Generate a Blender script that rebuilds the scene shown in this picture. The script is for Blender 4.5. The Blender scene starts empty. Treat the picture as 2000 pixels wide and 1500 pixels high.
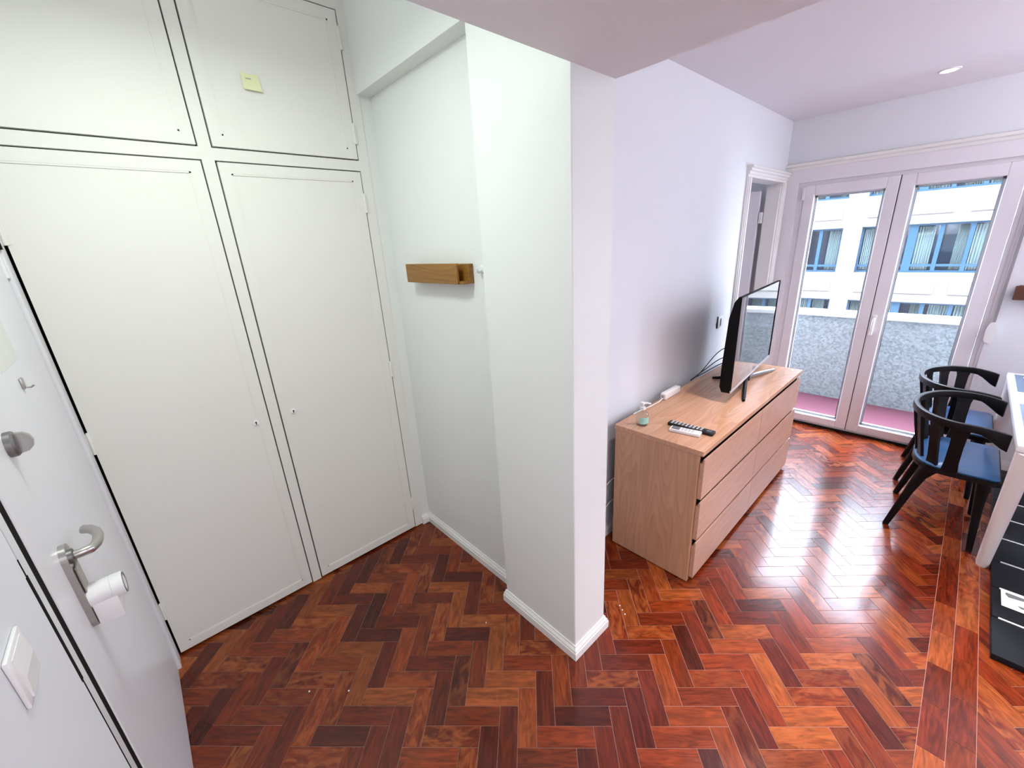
import bpy, bmesh, math, random
from mathutils import Vector, Matrix
random.seed(7)
SC = bpy.context.scene
COL = SC.collection
PI = math.pi

# ------------------------------------------------------------------ camera
F_PX, YAW, PITCH, ROLL, EYE = 800.571, 48.1296, 18.7118, -3.3113, 1.7127
def cam_axes():
    y, p, r = map(math.radians, (YAW, PITCH, ROLL))
    fw = Vector((math.cos(y)*math.cos(p), math.sin(y)*math.cos(p), -math.sin(p)))
    rt = Vector((math.sin(y), -math.cos(y), 0)); up = rt.cross(fw)
    return rt*math.cos(r)+up*math.sin(r), up*math.cos(r)-rt*math.sin(r), fw
RT, UP, FW = cam_axes()
cd = bpy.data.cameras.new('camera'); cam = bpy.data.objects.new('camera', cd); COL.objects.link(cam)
cd.sensor_fit = 'HORIZONTAL'; cd.sensor_width = 36.0; cd.lens = 36.0*F_PX/2000.0
cd.clip_start = 0.02; cd.clip_end = 300
M = Matrix.Identity(4)
for i in range(3):
    M[i][0], M[i][1], M[i][2] = RT[i], UP[i], -FW[i]
M[0][3], M[1][3], M[2][3] = 0, 0, EYE
cam.matrix_world = M
SC.camera = cam

# ------------------------------------------------------------------ light, world, exposure
w = bpy.data.worlds.new('sky'); SC.world = w; w.use_nodes = True
wb = w.node_tree.nodes['Background']
wb.inputs[0].default_value = (0.80, 0.85, 1.0, 1); wb.inputs[1].default_value = 33.0
SC.view_settings.view_transform = 'Standard'; SC.view_settings.look = 'None'
SC.view_settings.gamma = 1.0; SC.view_settings.use_curve_mapping = False
SC.view_settings.exposure = 0.12
def light(name, kind, loc, power, color=(1, 1, 1), size=0.1, rot=(0, 0, 0), **kw):
    l = bpy.data.lights.new(name, kind); l.energy = power; l.color = color
    if kind == 'AREA': l.shape = 'DISK'; l.size = size
    else: l.shadow_soft_size = size
    for k, v in kw.items(): setattr(l, k, v)
    o = bpy.data.objects.new(name, l); o.location = loc; o.rotation_euler = rot; COL.objects.link(o); return o
HALL_LAMP = (0.22, 1.30, 2.66)
PW_HALL, PW_HALL_FILL, PW_DOWN, PW_DOWN2, PW_LOW = 2.2, 10.8, 125, 0, 14
PW_UP_FILL = 60
light('hall_bulb', 'POINT', HALL_LAMP, PW_HALL, (0.90, 1.0, 0.92), 0.03)
light('hall_fill', 'AREA', (HALL_LAMP[0], HALL_LAMP[1], 2.53), PW_HALL_FILL, (0.90, 1.0, 0.92), 0.28)  # fill added below the opaque tray to light the lower hall
DOWN = [(3.78, 0.31), (2.27, 0.31)]
for k, (dx, dy) in enumerate(DOWN):
    light('downlight_or_fill', 'SPOT', (dx, dy, 2.512), (PW_DOWN*.16, PW_DOWN, PW_DOWN2, PW_DOWN2)[k], (1.0, 0.93, 0.93), 0.035, spot_size=math.radians(72), spot_blend=1.0)
light('downlight_or_fill', 'SPOT', (1.48, -0.28, 2.512), 210, (1.0, 0.88, 0.80), 0.035, spot_size=math.radians(68), spot_blend=1.0)  # spot without a fixture, added to brighten the floor near the pillar
UP_FILL = (3.2, -1.75)  # unseen uplighter, added to brighten the living room ceiling
light('uplighter_fill', 'AREA', (UP_FILL[0], UP_FILL[1], 1.80), PW_UP_FILL, (0.95, 0.94, 1.0), 0.22, (PI, 0, 0))
LOW_FILLS = [(0.45, -0.9), (0.45, -1.7)]  # added fill lights behind the camera, no fixtures modelled
for (dx, dy) in LOW_FILLS:
    light('entry_fill', 'AREA', (dx, dy, 2.152), PW_LOW, (1.0, 0.97, 0.97), 0.07)

# ------------------------------------------------------------------ materials
MATS = {}
def mat(name, color, rough=0.5, metal=0.0, bump=0.0, bscale=60.0, spec=0.5, coat=0.0, var=0.0, vscale=6.0, emit=0.0, trans=0.0, ior=1.45):
    m = bpy.data.materials.new(name); m.use_nodes = True
    nt = m.node_tree; b = nt.nodes['Principled BSDF']
    b.inputs['Base Color'].default_value = (*color, 1); b.inputs['Roughness'].default_value = rough
    b.inputs['Metallic'].default_value = metal; b.inputs['Specular IOR Level'].default_value = spec
    b.inputs['Coat Weight'].default_value = coat; b.inputs['IOR'].default_value = ior
    b.inputs['Transmission Weight'].default_value = trans
    if emit:
        b.inputs['Emission Color'].default_value = (*color, 1); b.inputs['Emission Strength'].default_value = emit
    tc = nt.nodes.new('ShaderNodeTexCoord')
    if bump:
        n = nt.nodes.new('ShaderNodeTexNoise'); n.inputs['Scale'].default_value = bscale; n.inputs['Detail'].default_value = 3
        nt.links.new(tc.outputs['Object'], n.inputs['Vector'])
        bp = nt.nodes.new('ShaderNodeBump'); bp.inputs['Strength'].default_value = bump; bp.inputs['Distance'].default_value = 0.002
        nt.links.new(n.outputs['Fac'], bp.inputs['Height']); nt.links.new(bp.outputs['Normal'], b.inputs['Normal'])
    if var:
        n = nt.nodes.new('ShaderNodeTexNoise'); n.inputs['Scale'].default_value = vscale; n.inputs['Detail'].default_value = 4
        nt.links.new(tc.outputs['Object'], n.inputs['Vector'])
        mx = nt.nodes.new('ShaderNodeMix'); mx.data_type = 'RGBA'
        mx.inputs['A'].default_value = (*[c*(1-var) for c in color], 1); mx.inputs['B'].default_value = (*[min(1, c*(1+var)) for c in color], 1)
        nt.links.new(n.outputs['Fac'], mx.inputs['Factor']); nt.links.new(mx.outputs['Result'], b.inputs['Base Color'])
    MATS[name] = m
    return m

mat('wall_paint', (0.80, 0.82, 0.80), 0.55, bump=0.12, bscale=140)
mat('room_paint', (0.785, 0.805, 0.845), 0.6, bump=0.12, bscale=140)  # white paint with the lavender cast of the room light mixed in
mat('ceiling_paint', (0.81, 0.79, 0.83), 0.7, bump=0.15, bscale=160)
mat('gloss_paint', (0.84, 0.84, 0.82), 0.3, bump=0.05, bscale=40)
mat('wardrobe_paint', (0.80, 0.79, 0.745), 0.6, bump=0.06, bscale=90)
mat('entry_paint', (0.80, 0.80, 0.84), 0.35, bump=0.06, bscale=70)
mat('dark_gap', (0.012, 0.011, 0.010), 0.9, spec=0.1)  # near-black, mostly for shade put into gaps as colour
mat('white_plastic', (0.83, 0.83, 0.83), 0.3, bump=0.02)
mat('upvc', (0.81, 0.79, 0.83), 0.28, bump=0.02, bscale=30)
mat('matte_black', (0.004, 0.004, 0.0045), 0.5, spec=0.12)
mat('silver', (0.72, 0.71, 0.71), 0.35, metal=0.6)
mat('steel', (0.50, 0.48, 0.46), 0.28, metal=1.0, bump=0.04, bscale=200)
mat('dark_steel', (0.26, 0.25, 0.25), 0.4, metal=1.0, bump=0.03, bscale=150)
mat('black_plastic', (0.006, 0.006, 0.007), 0.4, bump=0.03, bscale=200)
mat('black_wood', (0.004, 0.004, 0.005), 0.42, bump=0.04, bscale=120, spec=0.25)
mat('screen', (0.006, 0.006, 0.008), 0.03, spec=1.0, ior=1.9, coat=1.0)
mat('navy_leather', (0.030, 0.105, 0.25), 0.28, bump=0.1, bscale=150, spec=0.9, coat=0.3)  # navy, made bluer to carry the window's reflection in the colour
mat('table_white', (0.80, 0.80, 0.81), 0.2, bump=0.01)
mat('leg_white', (0.78, 0.74, 0.74), 0.35, bump=0.02)
mat('placemat_blue', (0.10, 0.17, 0.26), 0.2, bump=0.06, bscale=120, spec=0.8)
mat('placemat_light', (0.22, 0.34, 0.50), 0.2, bump=0.06, bscale=120, spec=0.8)
mat('mat_black', (0.004, 0.005, 0.008), 0.55, bump=0.1, bscale=150, spec=0.25)
mat('piping_white', (0.75, 0.75, 0.74), 0.4)
mat('note_yellow', (0.80, 0.82, 0.50), 0.7, bump=0.02)
mat('ink', (0.05, 0.05, 0.06), 0.7)
mat('grey_ink', (0.35, 0.36, 0.33), 0.7)
mat('rubber_button', (0.55, 0.55, 0.55), 0.5)
mat('lcd_grey', (0.16, 0.17, 0.17), 0.25)
mat('label_green', (0.35, 0.62, 0.56), 0.45, var=0.3, vscale=60)
mat('facade_stone', (0.115, 0.105, 0.098), 0.7, bump=0.1, bscale=3, var=0.04, vscale=1.5)
mat('facade_frame', (0.013, 0.040, 0.075), 0.35)
mat('facade_glass', (0.006, 0.02, 0.045), 0.06, spec=0.7)
mat('curtain_cloth', (0.19, 0.235, 0.235), 0.8, var=0.1, vscale=8)
mat('balcony_red', (0.085, 0.022, 0.036), 0.55, bump=0.1, bscale=60, var=0.12, vscale=5)
mat('cap_stone', (0.30, 0.30, 0.28), 0.6, bump=0.1, bscale=40)
mat('subfloor', (0.42, 0.24, 0.19), 0.7, var=0.2, vscale=20)
mat('lamp_glow', (1.0, 0.90, 0.70), 0.5, emit=6.0)
mat('strap_grey', (0.30, 0.29, 0.31), 0.7)
mat('leaf_brown', (0.10, 0.05, 0.03), 0.7)
mat('paper_patch', (0.74, 0.75, 0.70), 0.5)
mat('cable_white', (0.75, 0.72, 0.68), 0.45)
mat('asphalt', (0.10, 0.10, 0.10), 0.9, var=0.2, vscale=2)

def glass_mat(name, tint=(1, 1, 1), base=0.04):
    m = bpy.data.materials.new(name); m.use_nodes = True; nt = m.node_tree
    for n in list(nt.nodes):
        if n.type == 'BSDF_PRINCIPLED': nt.nodes.remove(n)
    out = [n for n in nt.nodes if n.type == 'OUTPUT_MATERIAL'][0]
    t = nt.nodes.new('ShaderNodeBsdfTransparent'); t.inputs[0].default_value = (*tint, 1)
    g = nt.nodes.new('ShaderNodeBsdfGlossy'); g.inputs['Roughness'].default_value = 0.02
    lw = nt.nodes.new('ShaderNodeLayerWeight'); pw = nt.nodes.new('ShaderNodeMath'); pw.operation = 'POWER'; pw.inputs[1].default_value = 5.0
    nt.links.new(lw.outputs['Facing'], pw.inputs[0])
    fr = nt.nodes.new('ShaderNodeMath'); fr.operation = 'MULTIPLY_ADD'; fr.inputs[1].default_value = 0.96; fr.inputs[2].default_value = base
    nt.links.new(pw.outputs[0], fr.inputs[0])
    mx = nt.nodes.new('ShaderNodeMixShader')
    nt.links.new(fr.outputs[0], mx.inputs[0]); nt.links.new(t.outputs[0], mx.inputs[1]); nt.links.new(g.outputs[0], mx.inputs[2])
    nt.links.new(mx.outputs[0], out.inputs[0]); MATS[name] = m
    return m
glass_mat('window_glass', (0.94, 0.97, 0.98))
glass_mat('bottle_clear', (0.88, 0.93, 0.92))

def oak(name, axis, c1=(0.58, 0.33, 0.20), c2=(0.46, 0.24, 0.14), rough=0.35, scale=1.0, across=34.0):
    """pale veneer: stretched noise plus cathedral rings along `axis`"""
    m = bpy.data.materials.new(name); m.use_nodes = True; nt = m.node_tree; b = nt.nodes['Principled BSDF']
    tc = nt.nodes.new('ShaderNodeTexCoord'); mp = nt.nodes.new('ShaderNodeMapping')
    s = [across*scale]*3; s[axis] = 2.2*scale; mp.inputs['Scale'].default_value = s
    nt.links.new(tc.outputs['Object'], mp.inputs['Vector'])
    n = nt.nodes.new('ShaderNodeTexNoise'); n.inputs['Scale'].default_value = 1.0; n.inputs['Detail'].default_value = 6; n.inputs['Distortion'].default_value = 0.6
    nt.links.new(mp.outputs[0], n.inputs['Vector'])
    mp2 = nt.nodes.new('ShaderNodeMapping'); s2 = [7.0*scale]*3; s2[axis] = 0.9*scale; mp2.inputs['Scale'].default_value = s2
    nt.links.new(tc.outputs['Object'], mp2.inputs['Vector'])
    n2 = nt.nodes.new('ShaderNodeTexNoise'); n2.inputs['Scale'].default_value = 1.0; n2.inputs['Detail'].default_value = 1
    nt.links.new(mp2.outputs[0], n2.inputs['Vector'])
    ml = nt.nodes.new('ShaderNodeMath'); ml.operation = 'MULTIPLY'; ml.inputs[1].default_value = 16.0
    nt.links.new(n2.outputs['Fac'], ml.inputs[0])
    sn = nt.nodes.new('ShaderNodeMath'); sn.operation = 'FRACT'; nt.links.new(ml.outputs[0], sn.inputs[0])
    ad = nt.nodes.new('ShaderNodeMath'); ad.operation = 'MULTIPLY_ADD'; ad.inputs[1].default_value = 0.42
    nt.links.new(sn.outputs[0], ad.inputs[0]); nt.links.new(n.outputs['Fac'], ad.inputs[2])
    cr = nt.nodes.new('ShaderNodeValToRGB')
    cr.color_ramp.elements[0].position = 0.36; cr.color_ramp.elements[0].color = (*c1, 1)
    cr.color_ramp.elements[1].position = 1.0; cr.color_ramp.elements[1].color = (*c2, 1)
    nt.links.new(ad.outputs[0], cr.inputs[0]); nt.links.new(cr.outputs[0], b.inputs['Base Color'])
    b.inputs['Roughness'].default_value = rough
    bp = nt.nodes.new('ShaderNodeBump'); bp.inputs['Strength'].default_value = 0.08; bp.inputs['Distance'].default_value = 0.001
    nt.links.new(n.outputs['Fac'], bp.inputs['Height']); nt.links.new(bp.outputs[0], b.inputs['Normal'])
    MATS[name] = m
    return m
oak('oak_x', 0, rough=0.27); oak('oak_z', 2, (0.55, 0.31, 0.19), (0.43, 0.225, 0.13))
oak('oak_front', 0, (0.56, 0.34, 0.25), (0.47, 0.27, 0.19))
oak('teak_y', 1, (0.34, 0.165, 0.026), (0.20, 0.085, 0.012), 0.4, 1.3, 60)
oak('walnut_y', 1, (0.13, 0.035, 0.018), (0.07, 0.018, 0.010), 0.35, 1.3, 60)

def parquet():
    m = bpy.data.materials.new('parquet'); m.use_nodes = True; nt = m.node_tree; b = nt.nodes['Principled BSDF']
    at = nt.nodes.new('ShaderNodeAttribute'); at.attribute_name = 'tint'
    uv = nt.nodes.new('ShaderNodeUVMap'); uv.uv_map = 'grain'
    def noise(sx, sy, detail, dist):
        mp = nt.nodes.new('ShaderNodeMapping'); mp.inputs['Scale'].default_value = (sx, sy, 1)
        nt.links.new(uv.outputs[0], mp.inputs['Vector'])
        n = nt.nodes.new('ShaderNodeTexNoise'); n.inputs['Scale'].default_value = 1; n.inputs['Detail'].default_value = detail; n.inputs['Distortion'].default_value = dist
        nt.links.new(mp.outputs[0], n.inputs['Vector']); return n
    fine = noise(14, 190, 5, 0.3); band = noise(7, 42, 3, 1.6); fig = noise(13, 30, 3, 1.1)
    r1 = nt.nodes.new('ShaderNodeMapRange'); r1.inputs[1].default_value = 0.34; r1.inputs[2].default_value = 0.68; r1.inputs[3].default_value = 0.62; r1.inputs[4].default_value = 1.35
    nt.links.new(band.outputs['Fac'], r1.inputs[0])
    r2 = nt.nodes.new('ShaderNodeMapRange'); r2.inputs[1].default_value = 0.3; r2.inputs[2].default_value = 0.7; r2.inputs[3].default_value = 0.78; r2.inputs[4].default_value = 1.2
    nt.links.new(fine.outputs['Fac'], r2.inputs[0])
    ml = nt.nodes.new('ShaderNodeMath'); ml.operation = 'MULTIPLY'; nt.links.new(r1.outputs[0], ml.inputs[0]); nt.links.new(r2.outputs[0], ml.inputs[1])
    # figured planks (alpha of tint) get a lighter curly figure
    r3 = nt.nodes.new('ShaderNodeMapRange'); r3.inputs[1].default_value = 0.42; r3.inputs[2].default_value = 0.62; r3.inputs[3].default_value = 0.0; r3.inputs[4].default_value = 0.7
    nt.links.new(fig.outputs['Fac'], r3.inputs[0])
    m3 = nt.nodes.new('ShaderNodeMath'); m3.operation = 'MULTIPLY'; nt.links.new(r3.outputs[0], m3.inputs[0]); nt.links.new(at.outputs['Alpha'], m3.inputs[1])
    vm = nt.nodes.new('ShaderNodeVectorMath'); vm.operation = 'SCALE'; nt.links.new(at.outputs['Color'], vm.inputs[0]); nt.links.new(ml.outputs[0], vm.inputs['Scale'])
    mx = nt.nodes.new('ShaderNodeMix'); mx.data_type = 'RGBA'; mx.inputs['B'].default_value = (0.42, 0.115, 0.026, 1)
    nt.links.new(m3.outputs[0], mx.inputs['Factor']); nt.links.new(vm.outputs[0], mx.inputs['A'])
    nt.links.new(mx.outputs['Result'], b.inputs['Base Color'])
    rr = nt.nodes.new('ShaderNodeMapRange'); rr.inputs[3].default_value = 0.14; rr.inputs[4].default_value = 0.26
    nt.links.new(fig.outputs['Fac'], rr.inputs[0]); nt.links.new(rr.outputs[0], b.inputs['Roughness'])
    b.inputs['IOR'].default_value = 1.42; b.inputs['Coat Weight'].default_value = 0.15; b.inputs['Coat Roughness'].default_value = 0.10
    bp = nt.nodes.new('ShaderNodeBump'); bp.inputs['Strength'].default_value = 0.10; bp.inputs['Distance'].default_value = 0.0008
    nt.links.new(fine.outputs['Fac'], bp.inputs['Height']); nt.links.new(bp.outputs[0], b.inputs['Normal'])
    MATS['parquet'] = m
parquet()

def pebble():
    m = bpy.data.materials.new('pebble_wall'); m.use_nodes = True; nt = m.node_tree; b = nt.nodes['Principled BSDF']
    tc = nt.nodes.new('ShaderNodeTexCoord')
    v = nt.nodes.new('ShaderNodeTexVoronoi'); v.inputs['Scale'].default_value = 62
    nt.links.new(tc.outputs['Object'], v.inputs['Vector'])
    cr = nt.nodes.new('ShaderNodeValToRGB'); e = cr.color_ramp.elements
    e[0].color = (0.068, 0.080, 0.080, 1); e[1].color = (0.175, 0.195, 0.192, 1)
    nt.links.new(v.outputs['Color'], cr.inputs[0]); nt.links.new(cr.outputs[0], b.inputs['Base Color'])
    bp = nt.nodes.new('ShaderNodeBump'); bp.inputs['Strength'].default_value = 0.5; bp.inputs['Distance'].default_value = 0.004; bp.invert = True
    nt.links.new(v.outputs['Distance'], bp.inputs['Height']); nt.links.new(bp.outputs[0], b.inputs['Normal'])
    b.inputs['Roughness'].default_value = 0.6
    MATS['pebble_wall'] = m
pebble()

# ------------------------------------------------------------------ geometry helpers
ORG = {}           # world origin of things whose parts are written in world coordinates
class MB:
    def __init__(s): s.bm = bmesh.new()
    def box(s, x0, x1, y0, y1, z0, z1, bevel=0.0, seg=1):
        if x0 > x1: x0, x1 = x1, x0
        if y0 > y1: y0, y1 = y1, y0
        if z0 > z1: z0, z1 = z1, z0
        vs = [s.bm.verts.new((x, y, z)) for x in (x0, x1) for y in (y0, y1) for z in (z0, z1)]
        fs = [s.bm.faces.new([vs[i] for i in f]) for f in ((0, 1, 3, 2), (4, 6, 7, 5), (0, 4, 5, 1), (2, 3, 7, 6), (0, 2, 6, 4), (1, 5, 7, 3))]
        if bevel:
            es = list({e for f in fs for e in f.edges})
            bmesh.ops.bevel(s.bm, geom=es, offset=min(bevel, 0.49*min(x1-x0, y1-y0, z1-z0)), segments=seg, profile=0.5, affect='EDGES')
        return s
    def prism(s, pts, axis, a, b):
        """polygon pts (2-D, the two other axes in x,y,z order) extruded along axis from a to b"""
        def P(p, t):
            q = list(p); q.insert(axis, t); return q
        lo = [s.bm.verts.new(P(p, a)) for p in pts]; hi = [s.bm.verts.new(P(p, b)) for p in pts]
        n = len(pts)
        s.bm.faces.new(lo); s.bm.faces.new(hi[::-1])
        for i in range(n): s.bm.faces.new((lo[i], hi[i], hi[(i+1) % n], lo[(i+1) % n]))
        bmesh.ops.recalc_face_normals(s.bm, faces=s.bm.faces[:])
        return s
    def lathe(s, prof, cx=0, cy=0, cz=0, n=20, axis=2):
        """prof: (radius, height) list; revolve about `axis`"""
        rings = []
        for r, h in prof:
            ring = []
            if r < 1e-6:
                p = [0, 0, 0]; p[axis] = h; ring = [s.bm.verts.new((cx+p[0], cy+p[1], cz+p[2]))]
            else:
                for k in range(n):
                    a = 2*PI*k/n; u, v = r*math.cos(a), r*math.sin(a)
                    p = (u, v, h) if axis == 2 else (h, u, v) if axis == 0 else (u, h, v)
                    ring.append(s.bm.verts.new((cx+p[0], cy+p[1], cz+p[2])))
            rings.append(ring)
        for A, B in zip(rings, rings[1:]):
            if len(A) == 1 and len(B) == 1: continue
            for k in range(n):
                k2 = (k+1) % n
                if len(A) == 1: s.bm.faces.new((A[0], B[k], B[k2]))
                elif len(B) == 1: s.bm.faces.new((A[k], A[k2], B[0]))
                else: s.bm.faces.new((A[k], A[k2], B[k2], B[k]))
        if len(rings[0]) > 1: s.bm.faces.new(rings[0])
        if len(rings[-1]) > 1: s.bm.faces.new(rings[-1])
        bmesh.ops.recalc_face_normals(s.bm, faces=s.bm.faces[:])
        return s
    def tube(s, pts, rad, n=8, flat=None):
        """swept round (or elliptical, flat=(a,b)) tube through pts; rad number or list"""
        P = [Vector(p) for p in pts]; m = len(P)
        R = rad if isinstance(rad, (list, tuple)) else [rad]*m
        rings = []; prev = None
        for i in range(m):
            t = (P[min(i+1, m-1)]-P[max(i-1, 0)]).normalized()
            if prev is None:
                ref = Vector((0, 0, 1)) if abs(t.z) < 0.9 else Vector((1, 0, 0))
                u = t.cross(ref).normalized()
            else:
                u = (prev - t*prev.dot(t)).normalized()
            prev = u; v = t.cross(u)
            fa, fb = flat if flat else (1, 1)
            rings.append([s.bm.verts.new(P[i]+(u*math.cos(2*PI*k/n)*fa+v*math.sin(2*PI*k/n)*fb)*R[i]) for k in range(n)])
        for A, B in zip(rings, rings[1:]):
            for k in range(n): s.bm.faces.new((A[k], A[(k+1) % n], B[(k+1) % n], B[k]))
        s.bm.faces.new(rings[0]); s.bm.faces.new(rings[-1])
        bmesh.ops.recalc_face_normals(s.bm, faces=s.bm.faces[:])
        return s
    def build(s, name, material, parent=None, smooth=False, label=None, kind=None):
        o = ORG.get(parent.name) if parent is not None else None
        if o is not None:
            for v in s.bm.verts: v.co -= Vector(o)
        me = bpy.data.meshes.new(name); s.bm.to_mesh(me); s.bm.free()
        me.materials.append(MATS[material])
        if smooth:
            for p in me.polygons: p.use_smooth = True
            try: me.set_sharp_from_angle(angle=math.radians(40))
            except Exception: pass
        ob = bpy.data.objects.new(name, me); COL.objects.link(ob)
        if parent is not None:
            ob.parent = parent
            if o is not None: ORG[ob.name] = o
        if label: ob['label'] = label
        if kind: ob['kind'] = kind
        return ob

def tag(o, label, cat, group=None, kind=None):
    o['label'] = label; o['category'] = cat
    if group: o['group'] = group
    if kind: o['kind'] = kind
    return o
def thing(name, loc, label, cat, group=None, rotz=0.0, local=False, kind=None):
    o = bpy.data.objects.new(name, None); o.location = loc; o.rotation_euler = (0, 0, rotz); o.empty_display_size = 0.05
    COL.objects.link(o)
    if not local: ORG[o.name] = tuple(loc)
    return tag(o, label, cat, group, kind)
def solo(name, mb, material, origin, label, cat, group=None, kind=None, smooth=False):
    """a thing that is one mesh, with its origin at its base"""
    ob = mb.build(name, material, None, smooth)
    for v in ob.data.vertices: v.co -= Vector(origin)
    ob.location = origin
    ORG[ob.name] = tuple(origin)
    return tag(ob, label, cat, group, kind)
def struct(name, mb, material, label, cat):
    ob = mb.build(name, material)
    return tag(ob, label, cat, None, 'structure')

# ------------------------------------------------------------------ key dimensions (metres)
XL = -0.258       # entry door face
YC = 2.131        # wardrobe front
XB, XW = 1.034, 1.105   # beam face, hall wall
XC, XK, YK = 1.026, 1.235, 0.835   # pillar
YD = 1.203        # living room wall with the dresser
XF = 4.27         # window wall
ZS, ZL, ZH = 2.165, 2.525, 2.86    # lowered, living, hall ceilings
YB, YR = -2.4, -2.0

# ------------------------------------------------------------------ floor
SUB = -0.0016
fl = MB(); fl.box(-0.40, XK+0.02, YB, YC+0.05, -0.08, SUB); fl.box(XK+0.02, XF+0.02, YB, YD, -0.08, SUB)
floor = struct('floor', fl, 'subfloor', 'reddish herringbone parquet floor running from hall to balcony doors', 'floor')
PW, PL = 0.0704, 0.2112
def clip(poly, a, b, c):
    """keep a*x+b*y<=c"""
    out = []
    for i in range(len(poly)):
        p, q = poly[i], poly[(i+1) % len(poly)]
        dp, dq = a*p[0]+b*p[1]-c, a*q[0]+b*q[1]-c
        if dp <= 0: out.append(p)
        if dp*dq < 0:
            t = dp/(dp-dq); out.append((p[0]+t*(q[0]-p[0]), p[1]+t*(q[1]-p[1])))
    return out
def area(P): return abs(sum(P[i][0]*P[(i+1) % len(P)][1]-P[(i+1) % len(P)][0]*P[i][1] for i in range(len(P))))/2
S2 = math.sqrt(0.5)
U0, V0 = -0.1095, 0.974
def uv2xy(u, v): return ((u+v)*S2, (v-u)*S2)
planks = []      # (poly, grain direction)
BY1, BY0 = -0.200, -0.200-2*PW
def add_plank(corners, gdir, planes):
    P = corners
    for pl in planes:
        P = clip(P, *pl)
        if len(P) < 3: return
    if area(P) < 0.0006: return
    planks.append((P, gdir))
def in_room(P):
    cx = sum(p[0] for p in P)/len(P); cy = sum(p[1] for p in P)/len(P)
    if cx < -0.45 or cx > XF+0.1 or cy < -2.1: return False
    if cx < XW+0.12: return cy < YC+0.12
    if cx < XK+0.05: return cy < YK+0.45
    return cy < YD+0.12
for i in range(-60, 90):
    for j in range(-40, 40):
        for kind in (0, 1):
            a, b = i+3*j, i-3*j
            if kind == 0: u0, v0, du, dv, g = a, b, 1, 3, (S2, S2)
            else: u0, v0, du, dv, g = a-3, b+2, 3, 1, (S2, -S2)
            c = [uv2xy(U0+(u0+p)*PW, V0+(v0+q)*PW) for p, q in ((0, 0), (du, 0), (du, dv), (0, dv))]
            if not in_room(c): continue
            cy = sum(p[1] for p in c)/4
            lim = [(1, 0, XF+0.005)]
            add_plank(c, g, lim+[(0, -1, -BY1)])
            add_plank(c, g, lim+[(0, 1, BY0)])
k = 0
for row in range(2):
    x = -0.3 + row*0.1
    while x < XF:
        y1 = BY1-row*PW
        add_plank([(x, y1-PW), (min(x+PL, XF+.005), y1-PW), (min(x+PL, XF+.005), y1), (x, y1)], (1, 0), [])
        x += PL
def project(p):
    d = Vector((p[0], p[1], -EYE)); z = d.dot(FW)
    if z < 0.05: return None
    return (1000+F_PX*d.dot(RT)/z, 750-F_PX*d.dot(UP)/z)
def px_area(P):
    Q = [project(p) for p in P]
    if any(q is None for q in Q): return 0
    for pl in ((1, 0, 2000), (-1, 0, 0), (0, 1, 1500), (0, -1, 0)):
        Q = clip(Q, *pl)
        if len(Q) < 3: return 0
    return area(Q)
def hidden(P):
    cx = sum(p[0] for p in P)/len(P); cy = sum(p[1] for p in P)/len(P)
    if 1.76 < cx < 3.35 and cy > 0.69: return True           # under the dresser
    if cx > 2.2 and cy < -0.40: return True                  # under the mat
    t = cy*(XK)/max(cx, 1e-3) if cx > XK else 0
    if cx > XK and t > YK: return True                       # behind the pillar
    return False
order = sorted(range(len(planks)), key=lambda n: -(0 if hidden(planks[n][0]) else px_area(planks[n][0])))
TINTS = [(0.210, 0.026, 0.006), (0.165, 0.019, 0.005), (0.265, 0.038, 0.008), (0.135, 0.015, 0.005), (0.300, 0.052, 0.011),
         (0.225, 0.028, 0.006), (0.185, 0.023, 0.006), (0.35, 0.078, 0.017), (0.100, 0.012, 0.004), (0.245, 0.034, 0.007)]
def plank_mesh(me_data, P, g, rnd):
    verts, faces, tints, uvs = me_data
    if sum(P[i][0]*P[(i+1) % len(P)][1]-P[(i+1) % len(P)][0]*P[i][1] for i in range(len(P))) < 0: P = P[::-1]
    n = len(P); cx = sum(p[0] for p in P)/n; cy = sum(p[1] for p in P)/n
    def inset(d):
        out = []
        for i in range(n):
            p0, p1, p2 = Vector(P[i-1]), Vector(P[i]), Vector(P[(i+1) % n])
            e1, e2 = (p1-p0).normalized(), (p2-p1).normalized()
            n1, n2 = Vector((-e1.y, e1.x)), Vector((-e2.y, e2.x))
            den = 1+n1.dot(n2)
            out.append(p1+(n1+n2)*(d/max(den, 0.3)))
        return out
    tx, ty, dz = rnd.uniform(-.0022, .0022), rnd.uniform(-.0022, .0022), rnd.uniform(-.0003, .0002)
    A, B = inset(0.0007), inset(0.0012)
    base = len(verts)
    for p in A: verts.append((p.x, p.y, -0.012))
    for p in A: verts.append((p.x, p.y, -0.0010+dz+tx*(p.x-cx)+ty*(p.y-cy)))
    for p in B: verts.append((p.x, p.y, dz+tx*(p.x-cx)+ty*(p.y-cy)))
    fs = [tuple(base+2*n+i for i in range(n))]
    for L in (0, n):
        for i in range(n): fs.append((base+L+i, base+L+(i+1) % n, base+L+n+(i+1) % n, base+L+n+i))
    t = rnd.choice(TINTS); kf = 0.64*rnd.uniform(0.8, 1.2); fig = max(0.0, rnd.uniform(-1.2, 0.75))
    ou, ov = rnd.uniform(0, 50), rnd.uniform(0, 50)
    for f in fs:
        faces.append(f); tints.append((t[0]*kf, t[1]*kf, t[2]*kf, fig))
    for k in range(base, len(verts)):
        v = verts[k]; uvs.append(((v[0]*g[0]+v[1]*g[1])+ou, (-v[0]*g[1]+v[1]*g[0])+ov))
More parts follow.
